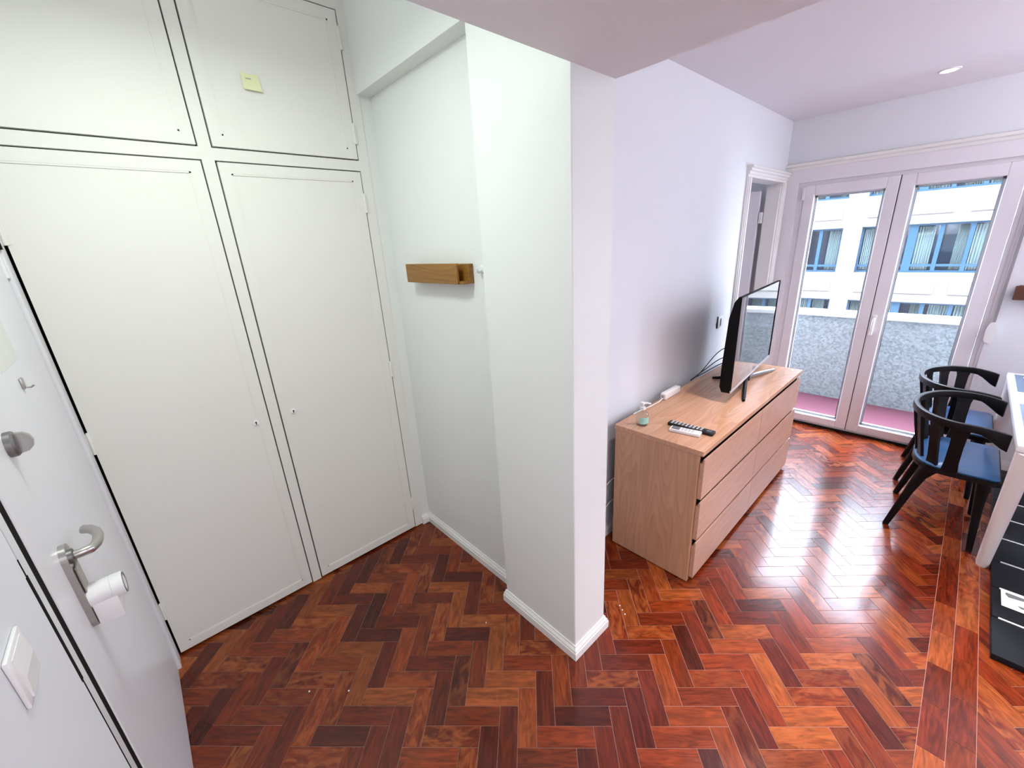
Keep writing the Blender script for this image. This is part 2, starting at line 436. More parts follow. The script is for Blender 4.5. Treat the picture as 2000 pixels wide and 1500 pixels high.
def finish_planks(name, data, kind=None):
    verts, faces, tints, uvs = data
    me = bpy.data.meshes.new(name); me.from_pydata(verts, [], faces)
    ca = me.color_attributes.new('tint', 'FLOAT_COLOR', 'CORNER'); ul = me.uv_layers.new(name='grain')
    li = 0
    for f, t in zip(faces, tints):
        for v in f:
            ca.data[li].color = t; ul.data[li].uv = uvs[v]; li += 1
    me.materials.append(MATS['parquet'])
    o = bpy.data.objects.new(name, me); COL.objects.link(o); o.parent = floor
    if kind: o['kind'] = kind
    return o
rnd = random.Random(21)
rest = ([], [], [], [])
for r, n in enumerate(order):
    if r < 300:
        d = ([], [], [], []); plank_mesh(d, planks[n][0], planks[n][1], rnd); finish_planks('plank', d)
    else:
        plank_mesh(rest, planks[n][0], planks[n][1], rnd)
finish_planks('far_planks', rest, 'stuff')

# ------------------------------------------------------------------ room shell
T = 0.12
struct('wall_left', MB().box(XL-0.12, -0.247, YB, 0.985, 0, ZH).box(XL-0.12, -0.247, 0.985, 2.12, 2.06, ZH), 'room_paint', 'white painted wall on the left holding the light switch and entrance door', 'wall')
struct('wall_hall', MB().box(XW, XK-0.01, 1.27, YC+0.1, 0, ZH).box(XB+0.012, XW, YC+0.004, YC+0.1, 0, ZH), 'wall_paint', 'white hall wall with the small wooden rack beside the wardrobe', 'wall')
struct('pillar', MB().box(XC, XK, YK, 1.275, 0, ZH, 0.003), 'wall_paint', 'square white pillar between the hall and the living room', 'pillar')
struct('beam', MB().box(XB, XW+0.002, 1.27, YC+0.1, 2.42, ZH), 'wall_paint', 'white beam along the top of the hall wall', 'beam')
struct('ceiling_hall', MB().box(XL-0.1, XK, YK-0.02, YC+0.7, ZH, ZH+0.1), 'ceiling_paint', 'high white hall ceiling above the wardrobe', 'ceiling')
struct('ceiling_lowered', MB().box(XL-0.1, XK, YB, YK, ZS, ZH), 'ceiling_paint', 'lowered ceiling overhead at the corner of the pillar', 'ceiling')
struct('ceiling', MB().box(XK, XF+0.2, YB, YD+0.1, ZL, ZL+0.1), 'ceiling_paint', 'white living room ceiling with the recessed spotlight', 'ceiling')
DX0, DX1, DZ = 3.470, 4.195, 2.075
struct('wall_back', MB().box(XK, DX0, YD, YD+0.11, 0, ZL+.1).box(DX0, DX1, YD, YD+0.11, DZ, ZL+.1).box(DX1, XF+0.2, YD, YD+0.11, 0, ZL+.1), 'room_paint', 'white living room wall behind the dresser', 'wall')
WY0, WY1, WZ = -0.195, 1.195, 2.115
struct('wall_front', MB().box(XF, XF+0.22, YB, -2.25, 0, ZL+.1).box(XF, XF+0.22, -1.40, WY0, 0, ZL+.1).box(XF, XF+0.22, -2.25, -1.40, 0, 0.95).box(XF, XF+0.22, -2.25, -1.40, 2.10, ZL+.1).box(XF, XF+0.22, WY0, WY1, WZ, ZL+.1).box(XF, XF+0.22, WY1, YD, 0, ZL+.1)
       .box(XF+0.02, XF+0.22, WY0-.02, WY1+.02, -0.10, -0.002), 'room_paint', 'white wall around the glazed balcony doors', 'wall')
struct('wall_right', MB().box(XL-0.1, XF+0.2, YB-0.1, YB, 0, ZL+.1), 'room_paint', 'white wall at the far side of the living room behind the table', 'wall')
struct('wall_bedroom', MB().box(2.4, 4.49, 3.6, 3.7, 0, ZL).box(2.3, 2.4, YD+.11, 3.7, 0, ZL).box(XF, XF+.22, YD+.11, 2.15, 0, ZL).box(XF, XF+.22, 3.1, 3.7, 0, ZL).box(XF, XF+.22, 2.15, 3.1, 0, 1.0).box(XF, XF+.22, 2.15, 3.1, 2.1, ZL)
       .box(2.3, XF+.22, YD+.11, 3.7, ZL, ZL+.1), 'room_paint', 'white walls of the next room seen through the doorway', 'wall')
struct('floor_bedroom', MB().box(2.3, XF+.22, YD, 3.7, -0.08, -0.001), 'subfloor', 'brown floor of the next room beyond the doorway', 'floor')

# baseboards: stepped profile
def base_prof(s, h=0.066, t=0.016): return [(0, 0), (s*t, 0), (s*t, h*.55), (s*t*.8, h*.62), (s*t*.8, h*.72), (s*t*.35, h*.9), (s*t*.3, h), (0, h)]
def baseboard(name, axis, at, s, a, b, label, h=0.066, t=0.016):
    pr = base_prof(s, h, t)
    mb = MB()
    if axis == 1: mb.prism([(at+p[0], p[1]) for p in pr], 1, a, b)      # runs along y; profile in x,z
    else: mb.prism([(at+p[0], p[1]) for p in pr], 0, a, b)              # runs along x; profile in y,z
    return struct(name, mb, 'gloss_paint', label, 'baseboard')
baseboard('baseboard_hall', 1, XW, -1, 1.275, YC+0.003, 'white moulded baseboard along the hall wall')
baseboard('baseboard_stub', 0, YC+0.004, -1, XB+0.012, XW-0.014, 'short white baseboard return beside the wardrobe')
mbp = MB()
def pillar_base():
    h, t = 0.066, 0.016
    lev = [(0, t), (h*.55, t), (h*.62, t*.8), (h*.72, t*.8), (h*.9, t*.35), (h, t*.3), (h, 0.0)]
    rings = []
    for z, d in lev:
        rings.append([mbp.bm.verts.new(p) for p in ((XC-d, 1.275+d*.7, z), (XC-d, YK-d, z), (XK+d, YK-d, z), (XK+d, YD, z))])
    for A, B in zip(rings, rings[1:]):
        for k in range(3): mbp.bm.faces.new((A[k], A[k+1], B[k+1], B[k]))
    for k, rev in ((0, False), (3, True)):
        vs = [r[k] for r in rings]
        inner = mbp.bm.verts.new((XC if k == 0 else XK, vs[0].co.y, 0))
        mbp.bm.faces.new(vs+[inner])
    bmesh.ops.recalc_face_normals(mbp.bm, faces=mbp.bm.faces[:])
pillar_base()
struct('baseboard_pillar', mbp, 'gloss_paint', 'white moulded baseboard wrapping the foot of the pillar', 'baseboard')
baseboard('baseboard_back', 0, YD, -1, XK+0.017, 3.395, 'white baseboard behind the dresser', 0.07, 0.014)
baseboard('baseboard_front', 1, XF, -1, YB, WY0-0.02, 'white baseboard right of the balcony doors', 0.07, 0.014)

# trims
struct('trim_1', MB().prism([(XF, 2.160), (XF-.018, 2.160), (XF-.022, 2.178), (XF-.034, 2.186), (XF-.038, 2.204), (XF, 2.212)], 1, YB, YD-0.001), 'gloss_paint', 'white cornice moulding across the top of the balcony doors', 'trim')
def architrave(x0, x1, z0, z1, name, label):
    mb = MB()
    if z1-z0 > 0.5:
        w_ = x1-x0
        mb.prism([(x0, YD), (x0, YD-.012), (x0+.12*w_, YD-.013), (x0+.14*w_, YD-.019), (x0+.3*w_, YD-.020), (x0+.33*w_, YD-.026), (x0+.62*w_, YD-.026), (x0+.66*w_, YD-.018), (x0+.9*w_, YD-.018), (x0+.92*w_, YD-.010), (x1, YD-.010), (x1, YD)], 2, z0, z1)
    else:
        h = z1-z0
        mb.prism([(YD, z0), (YD-.014, z0), (YD-.014, z0+.22*h), (YD-.022, z0+.25*h), (YD-.022, z0+.48*h), (YD-.032, z0+.53*h), (YD-.032, z0+.72*h), (YD-.042, z0+.78*h), (YD-.042, z0+.94*h), (YD-.036, z1), (YD, z1)], 0, x0, x1)
    return struct(name, mb, 'gloss_paint', label, 'trim')
architrave(3.398, DX0, 0, DZ, 'trim_2', 'white door casing left of the inner doorway by the dresser')
architrave(DX1, XF-0.002, 0, DZ, 'trim_3', 'white door casing in the corner beside the balcony doors')
architrave(3.398, XF-0.002, DZ, 2.150, 'trim_4', 'stepped white head casing above the inner doorway')

# ------------------------------------------------------------------ inner door, standing open into the next room
d2 = thing('door_2', (DX1-0.02, YD+0.11, 0), 'pale inner door standing open beyond the television', 'door', kind='structure')
MB().box(DX1-0.055, DX1-0.018, YD+0.135, YD+0.80, 0.01, 2.03, 0.003).build('door_leaf', 'entry_paint', d2)
MB().box(DX1-0.018, DX1, YD+0.002, YD+0.10, 0, 2.05).box(DX0, DX0+.012, YD+.002, YD+.10, 0, 2.05).build('jamb', 'gloss_paint', d2)
for z in (1.77, 0.25):
    MB().box(DX1-0.05, DX1-0.017, YD+0.105, YD+0.128, z, z+0.09, 0.003).build('hinge', 'white_plastic', d2)

# ------------------------------------------------------------------ balcony doors (window_1)
w1 = thing('window_1', (XF, 0.47, 0), 'white framed glazed double door opening to the balcony', 'window', kind='structure')
fr = MB()
fr.box(XF-0.012, XF+0.05, 1.095, YD-0.003, 0, 2.160)                  # left casing board
fr.box(XF-0.010, XF+0.05, WY0, 1.095, 2.062, 2.160)                   # shutter box board
fr.build('casing', 'upvc', w1)
fo = MB()
fo.box(XF+0.018, XF+0.09, 1.055, 1.096, 0.0, 2.062)
fo.box(XF+0.018, XF+0.09, WY0, -0.125, 0.0, 2.062)
fo.box(XF+0.018, XF+0.09, -0.125, 1.055, 2.036, 2.062)
fo.box(XF+0.018, XF+0.09, -0.125, 1.055, 0.0, 0.028)
fo.build('outer_frame', 'upvc', w1)
MB().box(XF-0.004, XF+0.018, WY0-0.004, WY0+0.030, 0, 2.062).box(XF+0.006, XF+.018, -0.165, -0.150, 0, 2.062).build('jamb_strip', 'upvc', w1)
MB().box(XF+0.002, XF+0.02, WY0, 1.10, 0.0, 0.016).build('sill', 'dark_gap', w1)
GB, GT = 0.095, 1.957
def leaf(y0, y1, g0, g1):
    b = MB()
    xa, xb = XF+0.006, XF+0.075
    b.box(xa, xb, y0, g0, 0.030, 2.036, 0.004); b.box(xa, xb, g1, y1, 0.030, 2.036, 0.004)
    b.box(xa, xb, g0, g1, 0.030, GB, 0.004); b.box(xa, xb, g0, g1, GT, 2.036, 0.004)
    lf = b.build('leaf_frame', 'upvc', w1)
    MB().box(XF+0.036, XF+0.040, g0, g1, GB, GT).build('pane', 'window_glass', lf)
    t = 0.013
    bd = MB()
    for (a0, a1, z0, z1) in ((g0, g0+t, GB, GT), (g1-t, g1, GB, GT), (g0, g1, GB, GB+t), (g0, g1, GT-t, GT)):
        bd.box(XF+0.044, XF+0.074, a0, a1, z0, z1)
    bd.build('glazing_bead', 'upvc', lf)
    gk = MB(); t = 0.003
    for (a0, a1, z0, z1) in ((g0+.013, g0+.013+t, GB, GT), (g1-.013-t, g1-.013, GB, GT), (g0, g1, GB+.013, GB+.013+t), (g0, g1, GT-.013-t, GT-.013)):
        gk.box(XF+0.041, XF+0.046, a0, a1, z0, z1)
    gk.build('gasket', 'dark_steel', lf)
    return lf
l1 = leaf(0.4715, 1.052, 0.543, 0.980)
l2 = leaf(-0.122, 0.4665, -0.040, 0.386)
MB().box(XF+0.012, XF+0.07, 0.4665, 0.4715, 0.03, 2.036).build('meeting_gap', 'dark_gap', w1)
MB().box(XF-0.004, XF+0.012, 1.047, 1.066, 1.925, 2.025, 0.003).build('hinge', 'upvc', l1)
MB().box(XF-0.004, XF+0.008, 0.425, 0.452, 0.885, 1.035, 0.008, 2).build('handle_plate', 'white_plastic', l2, True)
MB().tube([(XF-.002, .438, 1.005), (XF-.035, .438, 1.005), (XF-.045, .438, .990), (XF-.045, .438, .885)], 0.0095, 10).build('handle', 'white_plastic', l2, True)

# unseen second window, added to let more daylight into the room
w2 = thing('window_added', (XF, -1.65, 0.95), 'white framed window added out of view to brighten the room', 'window', kind='structure')
b2 = MB()
for (a, b, c, d) in ((-2.25, -2.19, .95, 2.10), (-1.46, -1.40, .95, 2.10), (-2.25, -1.40, .95, 1.01), (-2.25, -1.40, 2.04, 2.10), (-1.86, -1.78, .95, 2.10)):
    b2.box(XF+.03, XF+.09, a, b, c, d)
b2.build('window_frame', 'upvc', w2)
MB().box(XF+.055, XF+.060, -2.2, -1.45, 1.0, 2.05).build('pane', 'window_glass', w2)

# roller shutter strap winder
sw = thing('strap_winder', (XF-0.004, -0.178, 0.90), 'white oval roller shutter winder on the door jamb right of the balcony doors', 'shutter winder')
MB().prism([(-.178-.026+a, z) for a, z in ((.012, .900), (.040, .900), (.050, .925), (.052, .985), (.044, 1.025), (.032, 1.038), (.018, 1.038), (.006, 1.015), (0, .965), (.003, .915))], 0, XF-.046, XF-0.004).build('winder_case', 'white_plastic', sw, True)
MB().box(XF-.022, XF-.018, -.186, -.170, 1.035, 2.055).build('strap', 'strap_grey', sw)

# ------------------------------------------------------------------ wardrobe
wd = thing('wardrobe', (0.39, YC+0.3, 0), 'tall built-in cream wardrobe with four panelled doors', 'wardrobe')
A0, A1, B0, B1 = -0.247, 0.345, 0.400, 0.990
ZD0, ZD1, ZU0, ZU1 = 0.014, 2.090, 2.146, 2.730
g = 0.006
f = MB()
YF = YC+0.022
f.box(A1+g, B0-g, YC, YF, 0.006, ZH); f.box(B1+g, XB+0.012, YC, YF, 0.006, ZH)
f.box(A0-0.02, A1+g, YC, YF, ZD1+g, ZU0-g); f.box(B0-g, B1+g, YC, YF, ZD1+g, ZU0-g)
f.box(A0-0.02, A1+g, YC, YF, ZU1+g, ZH); f.box(B0-g, B1+g, YC, YF, ZU1+g, ZH)
f.build('face_frame', 'wardrobe_paint', wd)
MB().box(A0-0.06, XB+.012, YF+.004, YF+.55, 0.0, ZH-.002).build('carcass', 'dark_gap', wd)  # solid block, near-black to give the door gaps their shade
def wdoor(x0, x1, z0, z1, hinge_left, hz, keyhole=None):
    b = MB(); e = 0.040; d = 0.004
    yo = YC-0.003
    b.box(x0, x1, yo+d, YF, z0, z1)
    for (a, c, p, q) in ((x0, x0+e, z0, z1), (x1-e, x1, z0, z1), (x0+e, x1-e, z0, z0+e), (x0+e, x1-e, z1-e, z1)):
        b.box(a, c, yo, yo+d, p, q)
    o = b.build('door', 'wardrobe_paint', wd)
    i = e
    m = MB()
    for (a, c, p, q) in ((x0+i, x0+i+.006, z0+i, z1-i), (x1-i-.006, x1-i, z0+i, z1-i), (x0+i, x1-i, z0+i, z0+i+.006), (x0+i, x1-i, z1-i-.006, z1-i)):
        m.box(a, c, yo+0.001, yo+d, p, q)
    m.build('door_moulding', 'wardrobe_paint', o)
    hx = x0-0.002 if hinge_left else x1+0.002
    for z in hz:
        MB().lathe([(0.0055, 0), (0.0055, .045), (.0045, .046), (.0045, .048), (.0055, .049), (.0055, .085), (.0035, .089)], hx, yo-.002, z, 8).box(hx-.011, hx+.011, yo-.003, yo+.002, z+.002, z+.082).build('hinge', 'wardrobe_paint', o, True)
    if keyhole:
        kx, kz = keyhole
        MB().lathe([(0.014, 0), (0.014, -.003), (.010, -.0045), (0, -.005)], kx, yo+d, kz, 16, 1).build('keyhole_plate', 'white_plastic', o, True)
        MB().lathe([(0.0036, 0), (0.0036, -.0012), (0, -.0012)], kx, yo-.0006, kz+.003, 10, 1).box(kx-.0016, kx+.0016, yo-.0024, yo-.0008, kz-.007, kz+.002).build('keyhole', 'dark_gap', o)
    return o
wdoor(A0+.008, A1, ZD0, ZD1, True, (1.045, 0.22, 1.80), (0.290, 0.991))
wdoor(B0, B1, ZD0, ZD1, False, (1.905, 1.04, 0.145), (0.455, 0.997))
wdoor(A0+.008, A1, ZU0, ZU1, True, (2.21, 2.60))
wdoor(B0, B1, ZU0, ZU1, False, (2.21, 2.585))

# sticky note
sn = MB()
nn = [(0.557, 2.421), (0.619, 2.421), (0.622, 2.360), (0.556, 2.362)]
q = [[], []]
for (x, z) in nn:
    lift = 0.012 if z < 2.39 else 0.0
    q[0].append(sn.bm.verts.new((x, YC-.001-lift, z))); q[1].append(sn.bm.verts.new((x, YC-.0003-lift, z)))
sn.bm.faces.new(q[0]); sn.bm.faces.new(q[1][::-1])
for i in range(4): sn.bm.faces.new((q[0][i], q[0][(i+1) % 4], q[1][(i+1) % 4], q[1][i]))
note = solo('sticky_note', sn, 'note_yellow', (0.588, YC-.002, 2.36), 'small pale yellow sticky note on the upper right wardrobe door', 'sticky note')
MB().box(0.570, 0.590, YC-.0058, YC-.0050, 2.400, 2.4035).build('writing', 'grey_ink', note)

# ------------------------------------------------------------------ hall wall rack and hook
rk = thing('wall_rack', (XW, 1.68, 1.565), 'small golden brown wooden wall rack on the hall wall', 'wall rack')
MB().box(1.040, 1.052, 1.468, 1.893, 1.566, 1.652, 0.002).build('front_board', 'teak_y', rk)
MB().box(1.078, XW, 1.435, 1.893, 1.566, 1.648, 0.002).build('back_board', 'teak_y', rk)
MB().box(1.050, 1.080, 1.440, 1.893, 1.566, 1.578).build('bottom_board', 'teak_y', rk)
hk = thing('wall_hook', (XW, 1.378, 1.61), 'tiny white stick-on hook right of the wooden hall rack', 'hook')
MB().lathe([(0.016, 0), (0.016, -.004), (.012, -.006)], XW, 1.378, 1.625, 16, 0).build('hook_base', 'white_plastic', hk, True)
MB().tube([(XW-.004, 1.378, 1.622), (XW-.018, 1.378, 1.612), (XW-.026, 1.378, 1.618), (XW-.027, 1.378, 1.628)], 0.005, 8).build('hook_prong', 'white_plastic', hk, True)

# ------------------------------------------------------------------ entrance door (left)
struct('landing_blocker', MB().box(XL-0.115, XL-0.055, 0.95, YC+.2, 0, 2.3), 'dark_gap', 'near-black slab added behind the entrance door to stop light leaks', 'wall')  # added slab that keeps outside light out of the door gaps
d1 = thing('door_1', (XL-0.02, 1.55, 0), 'white entrance door on the left with steel lever and smart lock', 'door', kind='structure')
MB().box(XL-0.04, XL, 1.104, 2.045, 0.008, 2.05, 0.002).build('door_leaf', 'entry_paint', d1)
MB().box(XL-0.012, -0.247, 2.050, YC-0.004, 0, 2.06).build('hinge_jamb', 'entry_paint', d1)
MB().prism([(XL-.05, 1.076), (XL-.004, 1.076), (XL-.001, 1.070), (XL+.002, 1.050), (XL+.005, 1.020), (XL+.0092, 1.001), (-0.2485, .996), (XL-.05, .996)], 2, 0, 2.06).build('latch_jamb', 'entry_paint', d1)
MB().box(XL-.05, XL-.0025, 1.0765, 1.1035, 0, 2.05).build('door_gap_strip', 'dark_gap', d1)  # dark strip filling the gap, its shade put into the colour
MB().box(-0.2475, -0.2464, 0.984, 0.9885, 0.2, 1.26).box(-0.2475, -0.2462, 0.980, 0.992, 0.98, 1.225).build('jamb_crack', 'dark_gap', d1)
# long plate with cranked lever
def capsule(y0, y1, z0, z1, n=8):
    r = (y1-y0)/2; cy = (y0+y1)/2; P = []
    for i in range(n+1): a = PI*i/n; P.append((cy+r*math.cos(a), z1-r+r*math.sin(a)))
    for i in range(n+1): a = PI+PI*i/n; P.append((cy+r*math.cos(a), z0+r+r*math.sin(a)))
    return P
MB().prism(capsule(1.232, 1.292, 0.905, 1.130), 0, XL, XL+.012).build('escutcheon', 'steel', d1, True)
lv = MB().tube([(XL+.010, 1.262, 1.098), (XL+.032, 1.262, 1.098), (XL+.046, 1.266, 1.097), (XL+.054, 1.282, 1.096), (XL+.056, 1.305, 1.094), (XL+.055, 1.335, 1.092), (XL+.050, 1.362, 1.091), (XL+.040, 1.382, 1.092), (XL+.026, 1.392, 1.094)], 0.0105, 12)
lever = lv.build('lever', 'steel', d1, True)
MB().lathe([(0.017, 0), (0.017, .006), (.012, .008)], XL+.012, 1.262, 1.098, 16, 0).build('rosette', 'dark_steel', lever, True)
MB().box(XL+.012, XL+.016, 1.240, 1.286, 1.005, 1.075, 0.002).build('badge', 'steel', d1)
sl = MB().box(XL+.013, XL+.058, 1.234, 1.291, 0.912, 0.972, 0.003, 2).build('smart_lock_body', 'white_plastic', d1, True)
MB().lathe([(0.029, .012), (0.029, .050), (.0275, .0505), (.0275, .052), (.029, .0525), (.029, .072), (.027, .074), (.022, .074)], XL, 1.262, 0.982, 28, 0).build('smart_lock_knob', 'white_plastic', sl, True)
MB().lathe([(0.0255, .0735), (0.0255, .0752), (.020, .0752), (.020, .0742)], XL, 1.262, 0.982, 28, 0).build('knob_ring', 'dark_steel', sl, True)
MB().lathe([(0.019, .0735), (0.019, .0745), (0, .0745)], XL, 1.262, 0.982, 28, 0).build('knob_cap', 'white_plastic', sl, True)
# dead bolt
db = MB().lathe([(0.027, 0), (0.027, .010), (.023, .014)], XL, 1.275, 1.380, 24, 0).build('deadbolt', 'dark_steel', d1, True)
MB().prism([(XL+.013, 1.380-.022), (XL+.026, 1.380-.020), (XL+.034, 1.380-.012), (XL+.037, 1.380), (XL+.034, 1.380+.012), (XL+.026, 1.380+.020), (XL+.013, 1.380+.022)], 1, 1.270, 1.281).build('thumb_turn', 'steel', db, True)
ck = MB().box(XL, XL+.006, 1.600, 1.624, 1.428, 1.458, 0.003, 2)
ck.tube([(XL+.004, 1.612, 1.432), (XL+.014, 1.613, 1.430), (XL+.020, 1.614, 1.434)], .0025, 6)
ck.build('door_hook', 'steel', d1, True)
hg = MB().box(XL, XL+.006, 2.035, 2.052, 1.70, 1.80).build('door_hinge', 'white_plastic', d1)
MB().lathe([(0.008, 0), (0.008, .02)], XL+.008, 2.046, 1.785, 10).build('hinge_pin', 'dark_gap', hg, True)
MB().box(XL, XL+.0006, 1.48, 1.70, 1.495, 1.62).build('tape_residue', 'paper_patch', d1)

# light switch on the left wall
ls = thing('light_switch', (-0.247, 0.805, 1.14), 'square white light switch beside the entrance door', 'light switch', kind='thing')
MB().box(-0.247, -0.2405, 0.762, 0.848, 1.142, 1.226, 0.004, 2).build('switch_plate', 'white_plastic', ls, True)
rb = MB(); rb.prism([(-0.2405, 1.150), (-0.2385, 1.150), (-0.2360, 1.184), (-0.2395, 1.218), (-0.2405, 1.218)], 1, 0.775, 0.835)
rb.build('rocker', 'white_plastic', ls)

# ------------------------------------------------------------------ hall ceiling lamp (square tray), added fill uplighter and downlights
hl = thing('ceiling_lamp', (HALL_LAMP[0], HALL_LAMP[1], 2.55), 'square white tray lamp hanging under the hall ceiling', 'ceiling lamp')
hx_, hy_ = HALL_LAMP[:2]
tr = MB(); tr.box(hx_-.145, hx_+.145, hy_-.145, hy_+.145, 2.535, 2.545)
for (a, b, c, d) in ((-.15, -.145, -.15, .15), (.145, .15, -.15, .15), (-.15, .15, -.15, -.145), (-.15, .15, .145, .15)): tr.box(hx_+a, hx_+b, hy_+c, hy_+d, 2.535, 2.565)
tr.build('tray', 'white_plastic', hl)
MB().tube([(hx_, hy_, ZH), (hx_, hy_, 2.72)], .012, 8).build('stem', 'white_plastic', hl)
ft = thing('added_uplighter', (UP_FILL[0], UP_FILL[1], 0), 'slim white uplighter added out of view to brighten the ceiling', 'floor lamp')
MB().lathe([(0, 0), (.14, 0), (.14, .012), (.02, .025), (0, .025)], UP_FILL[0], UP_FILL[1], 0, 24).build('base', 'white_plastic', ft, True)
MB().tube([(UP_FILL[0], UP_FILL[1], .02), (UP_FILL[0], UP_FILL[1], 1.70)], .012, 10).build('pole', 'white_plastic', ft, True)
MB().lathe([(0, 1.69), (.04, 1.69), (.15, 1.79), (.155, 1.80), (.145, 1.80), (.04, 1.70), (0, 1.70)], UP_FILL[0], UP_FILL[1], 0, 28).build('bowl', 'white_plastic', ft, True)
for k, (dx, dy) in enumerate(DOWN[:1]):
    dl = thing('downlight', (dx, dy, ZL), 'small round recessed spotlight in the living room ceiling', 'spotlight')
    MB().lathe([(0.050, 0), (0.050, -.004), (.042, -.007), (.036, -.003), (.036, 0)], dx, dy, ZL, 28).build('trim_ring', 'white_plastic', dl, True)
    MB().lathe([(0.035, -.002), (0.035, -.0045), (0, -.0045)], dx, dy, ZL, 24).build('lamp_face', 'lamp_glow', dl)

# ------------------------------------------------------------------ dresser
ds = thing('dresser', (2.545, 0.90, 0), 'low wide oak veneer dresser with six handleless drawers', 'dresser')
X0, X1, DF, DB, DT = 1.744, 3.349, 0.662, 1.138, 0.769
MB().box(X0, X1, DF, DB, DT-.026, DT, 0.0015).build('top', 'oak_x', ds)
for x in (X0+.004, X1-.004-.024):
    MB().box(x, x+.024, DF+.022, DB-.004, 0.006, DT-.026, .001).build('side_panel', 'oak_z', ds)
MB().box(X0+.028, X1-.028, DF+.0215, DB-.02, 0.026, DT-.027).build('carcass', 'dark_gap', ds)  # near-black block behind the drawers, paints the shade of their gaps
MB().box(X0+.01, X1-.01, DF+.050, DF+.06, 0.0, .05).build('plinth', 'dark_gap', ds)  # near-black, with the shadow under the dresser put into its colour
XM = (X0+X1)/2
zrows = [(0.030, 0.247), (0.266, 0.483), (0.502, 0.719)]
for (z0, z1) in zrows:
    for (a, b) in ((X0+.022, XM-.002), (XM+.002, X1-.022)):
        dr = MB().prism([(DF, z0), (DF, z1), (DF+.006, z1), (DF+.010, z1-.022), (DF+.020, z1-.024), (DF+.020, z0)], 0, a, b).build('drawer', 'oak_front', ds)

# soap dispenser
sp = thing('soap_dispenser', (1.832, 1.027, DT), 'clear pump soap bottle with white head on the dresser', 'soap bottle')
MB().lathe([(0.0, 0), (.026, 0), (.031, .004), (.032, .012), (.032, .058), (.029, .070), (.020, .080), (.013, .084), (.013, .090)], 1.832, 1.027, DT, 24).build('bottle', 'bottle_clear', sp, True)
lab = MB()
for k in range(9):
    pass
aa = [math.radians(-175+10*k) for k in range(11)]
for (r, nm) in ((0.0325, 0),):
    lo = [lab.bm.verts.new((1.832+r*math.cos(a), 1.027+r*math.sin(a), DT+.016)) for a in aa]
    hi = [lab.bm.verts.new((1.832+r*math.cos(a), 1.027+r*math.sin(a), DT+.052)) for a in aa]
    for i in range(len(aa)-1): lab.bm.faces.new((lo[i], lo[i+1], hi[i+1], hi[i]))
lab.build('paper_label', 'label_green', sp)
pm = MB().lathe([(0.015, .088), (.015, .102), (.009, .104), (.006, .106), (.006, .118), (.011, .119), (.012, .126), (.008, .129), (0, .129)], 1.832, 1.027, DT, 16)
pm.tube([(1.832, 1.027, DT+.123), (1.845, 1.010, DT+.124), (1.856, .994, DT+.120)], [.006, .0055, .0045], 8)
pm.build('pump', 'white_plastic', sp, True)

# white power brick with its lead
pa = thing('power_adapter', (2.32, 1.125, DT), 'white plug block with white lead at the back of the dresser', 'adapter')
ad = MB().box(2.225, 2.415, 1.098, 1.136, DT, DT+.044, 0.009, 3).build('adapter_body', 'white_plastic', pa, True)
MB().box(2.222, 2.226, 1.110, 1.126, DT+.014, DT+.030).build('socket', 'grey_ink', ad)
MB().tube([(2.226, 1.118, DT+.012), (2.17, 1.112, DT+.006), (2.08, 1.118, DT+.004), (2.0, 1.126, DT+.004), (1.92, 1.132, DT+.004)], .0035, 6).build('lead', 'cable_white', pa, True)

# remotes
def placed(name, cx, cy, rot, z, label, cat):
    return thing(name, (cx, cy, z), label, cat, None, rot, True)
r1 = placed('remote_control', 1.938, 0.812, math.radians(-87), DT, 'long black television remote lying on the dresser', 'remote')
MB().box(-.115, .115, -.023, .023, 0, .017, .006, 2).build('remote_body', 'black_plastic', r1, True)
for i in range(9):
    for j in range(3):
        MB().box(-.100+i*.0185, -.089+i*.0185, -.016+j*.0125, -.0085+j*.0125, .017, .0185).build('button', 'rubber_button', r1)
MB().box(.078, .104, -.012, .012, .0168, .0174).build('badge', 'dark_steel', r1)
r2 = placed('remote_control', 1.882, 0.815, math.radians(-80), DT, 'short white air conditioner remote beside the black remote', 'remote')
MB().box(-.074, .074, -.024, .024, 0, .017, .005, 2).build('remote_body', 'white_plastic', r2, True)
MB().box(-.066, -.026, -.018, .018, .0168, .0174).build('display', 'lcd_grey', r2)
for i in range(4):
    for j in range(3):
        MB().box(-.018+i*.016, -.007+i*.016, -.017+j*.0125, -.0085+j*.0125, .017, .0182).build('button', 'rubber_button', r2)

# ------------------------------------------------------------------ television
TVA = math.radians(4.9)
tv = thing('television', (2.861, 0.842, DT), 'flat black television with reflective screen on the dresser', 'television', None, TVA, True)
W2, TB, TH = 0.469, 0.066, 0.547
body = MB()
# slim edge, thicker lower back (profile in y,z)
body.prism([(0, TB), (0, TB+TH), (.010, TB+TH), (.030, TB+TH-.03), (.048, TB+TH-.12), (.058, TB+.16), (.058, TB+.03), (.045, TB)], 0, -W2, W2)
body.build('housing', 'matte_black', tv)
MB().box(-W2+.006, W2-.006, -.003, 0.0, TB+.018, TB+TH-.006).build('screen', 'screen', tv)
bz = MB(); bz.box(-W2, W2, -.005, 0, TB, TB+.016)
bz.build('lower_bezel', 'silver', tv)
bz = MB(); bz.box(-W2, W2, -.005, 0, TB+TH-.005, TB+TH); bz.box(-W2, -W2+.005, -.005, 0, TB+.016, TB+TH-.005); bz.box(W2-.014, W2, -.006, 0, TB+.016, TB+TH-.005)
bz.build('bezel', 'matte_black', tv)
def tvw(x, y, z):    # dresser-top point to the television's own frame
    c, s_ = math.cos(-TVA), math.sin(-TVA); dx, dy = x-2.861, y-0.842
    return (c*dx-s_*dy, s_*dx+c*dy, z)
st = MB().tube([(0, .035, .012), (0, .035, TB+.06)], [.020, .016], 10, (1.6, .7)).build('stand_neck', 'black_plastic', tv, True)
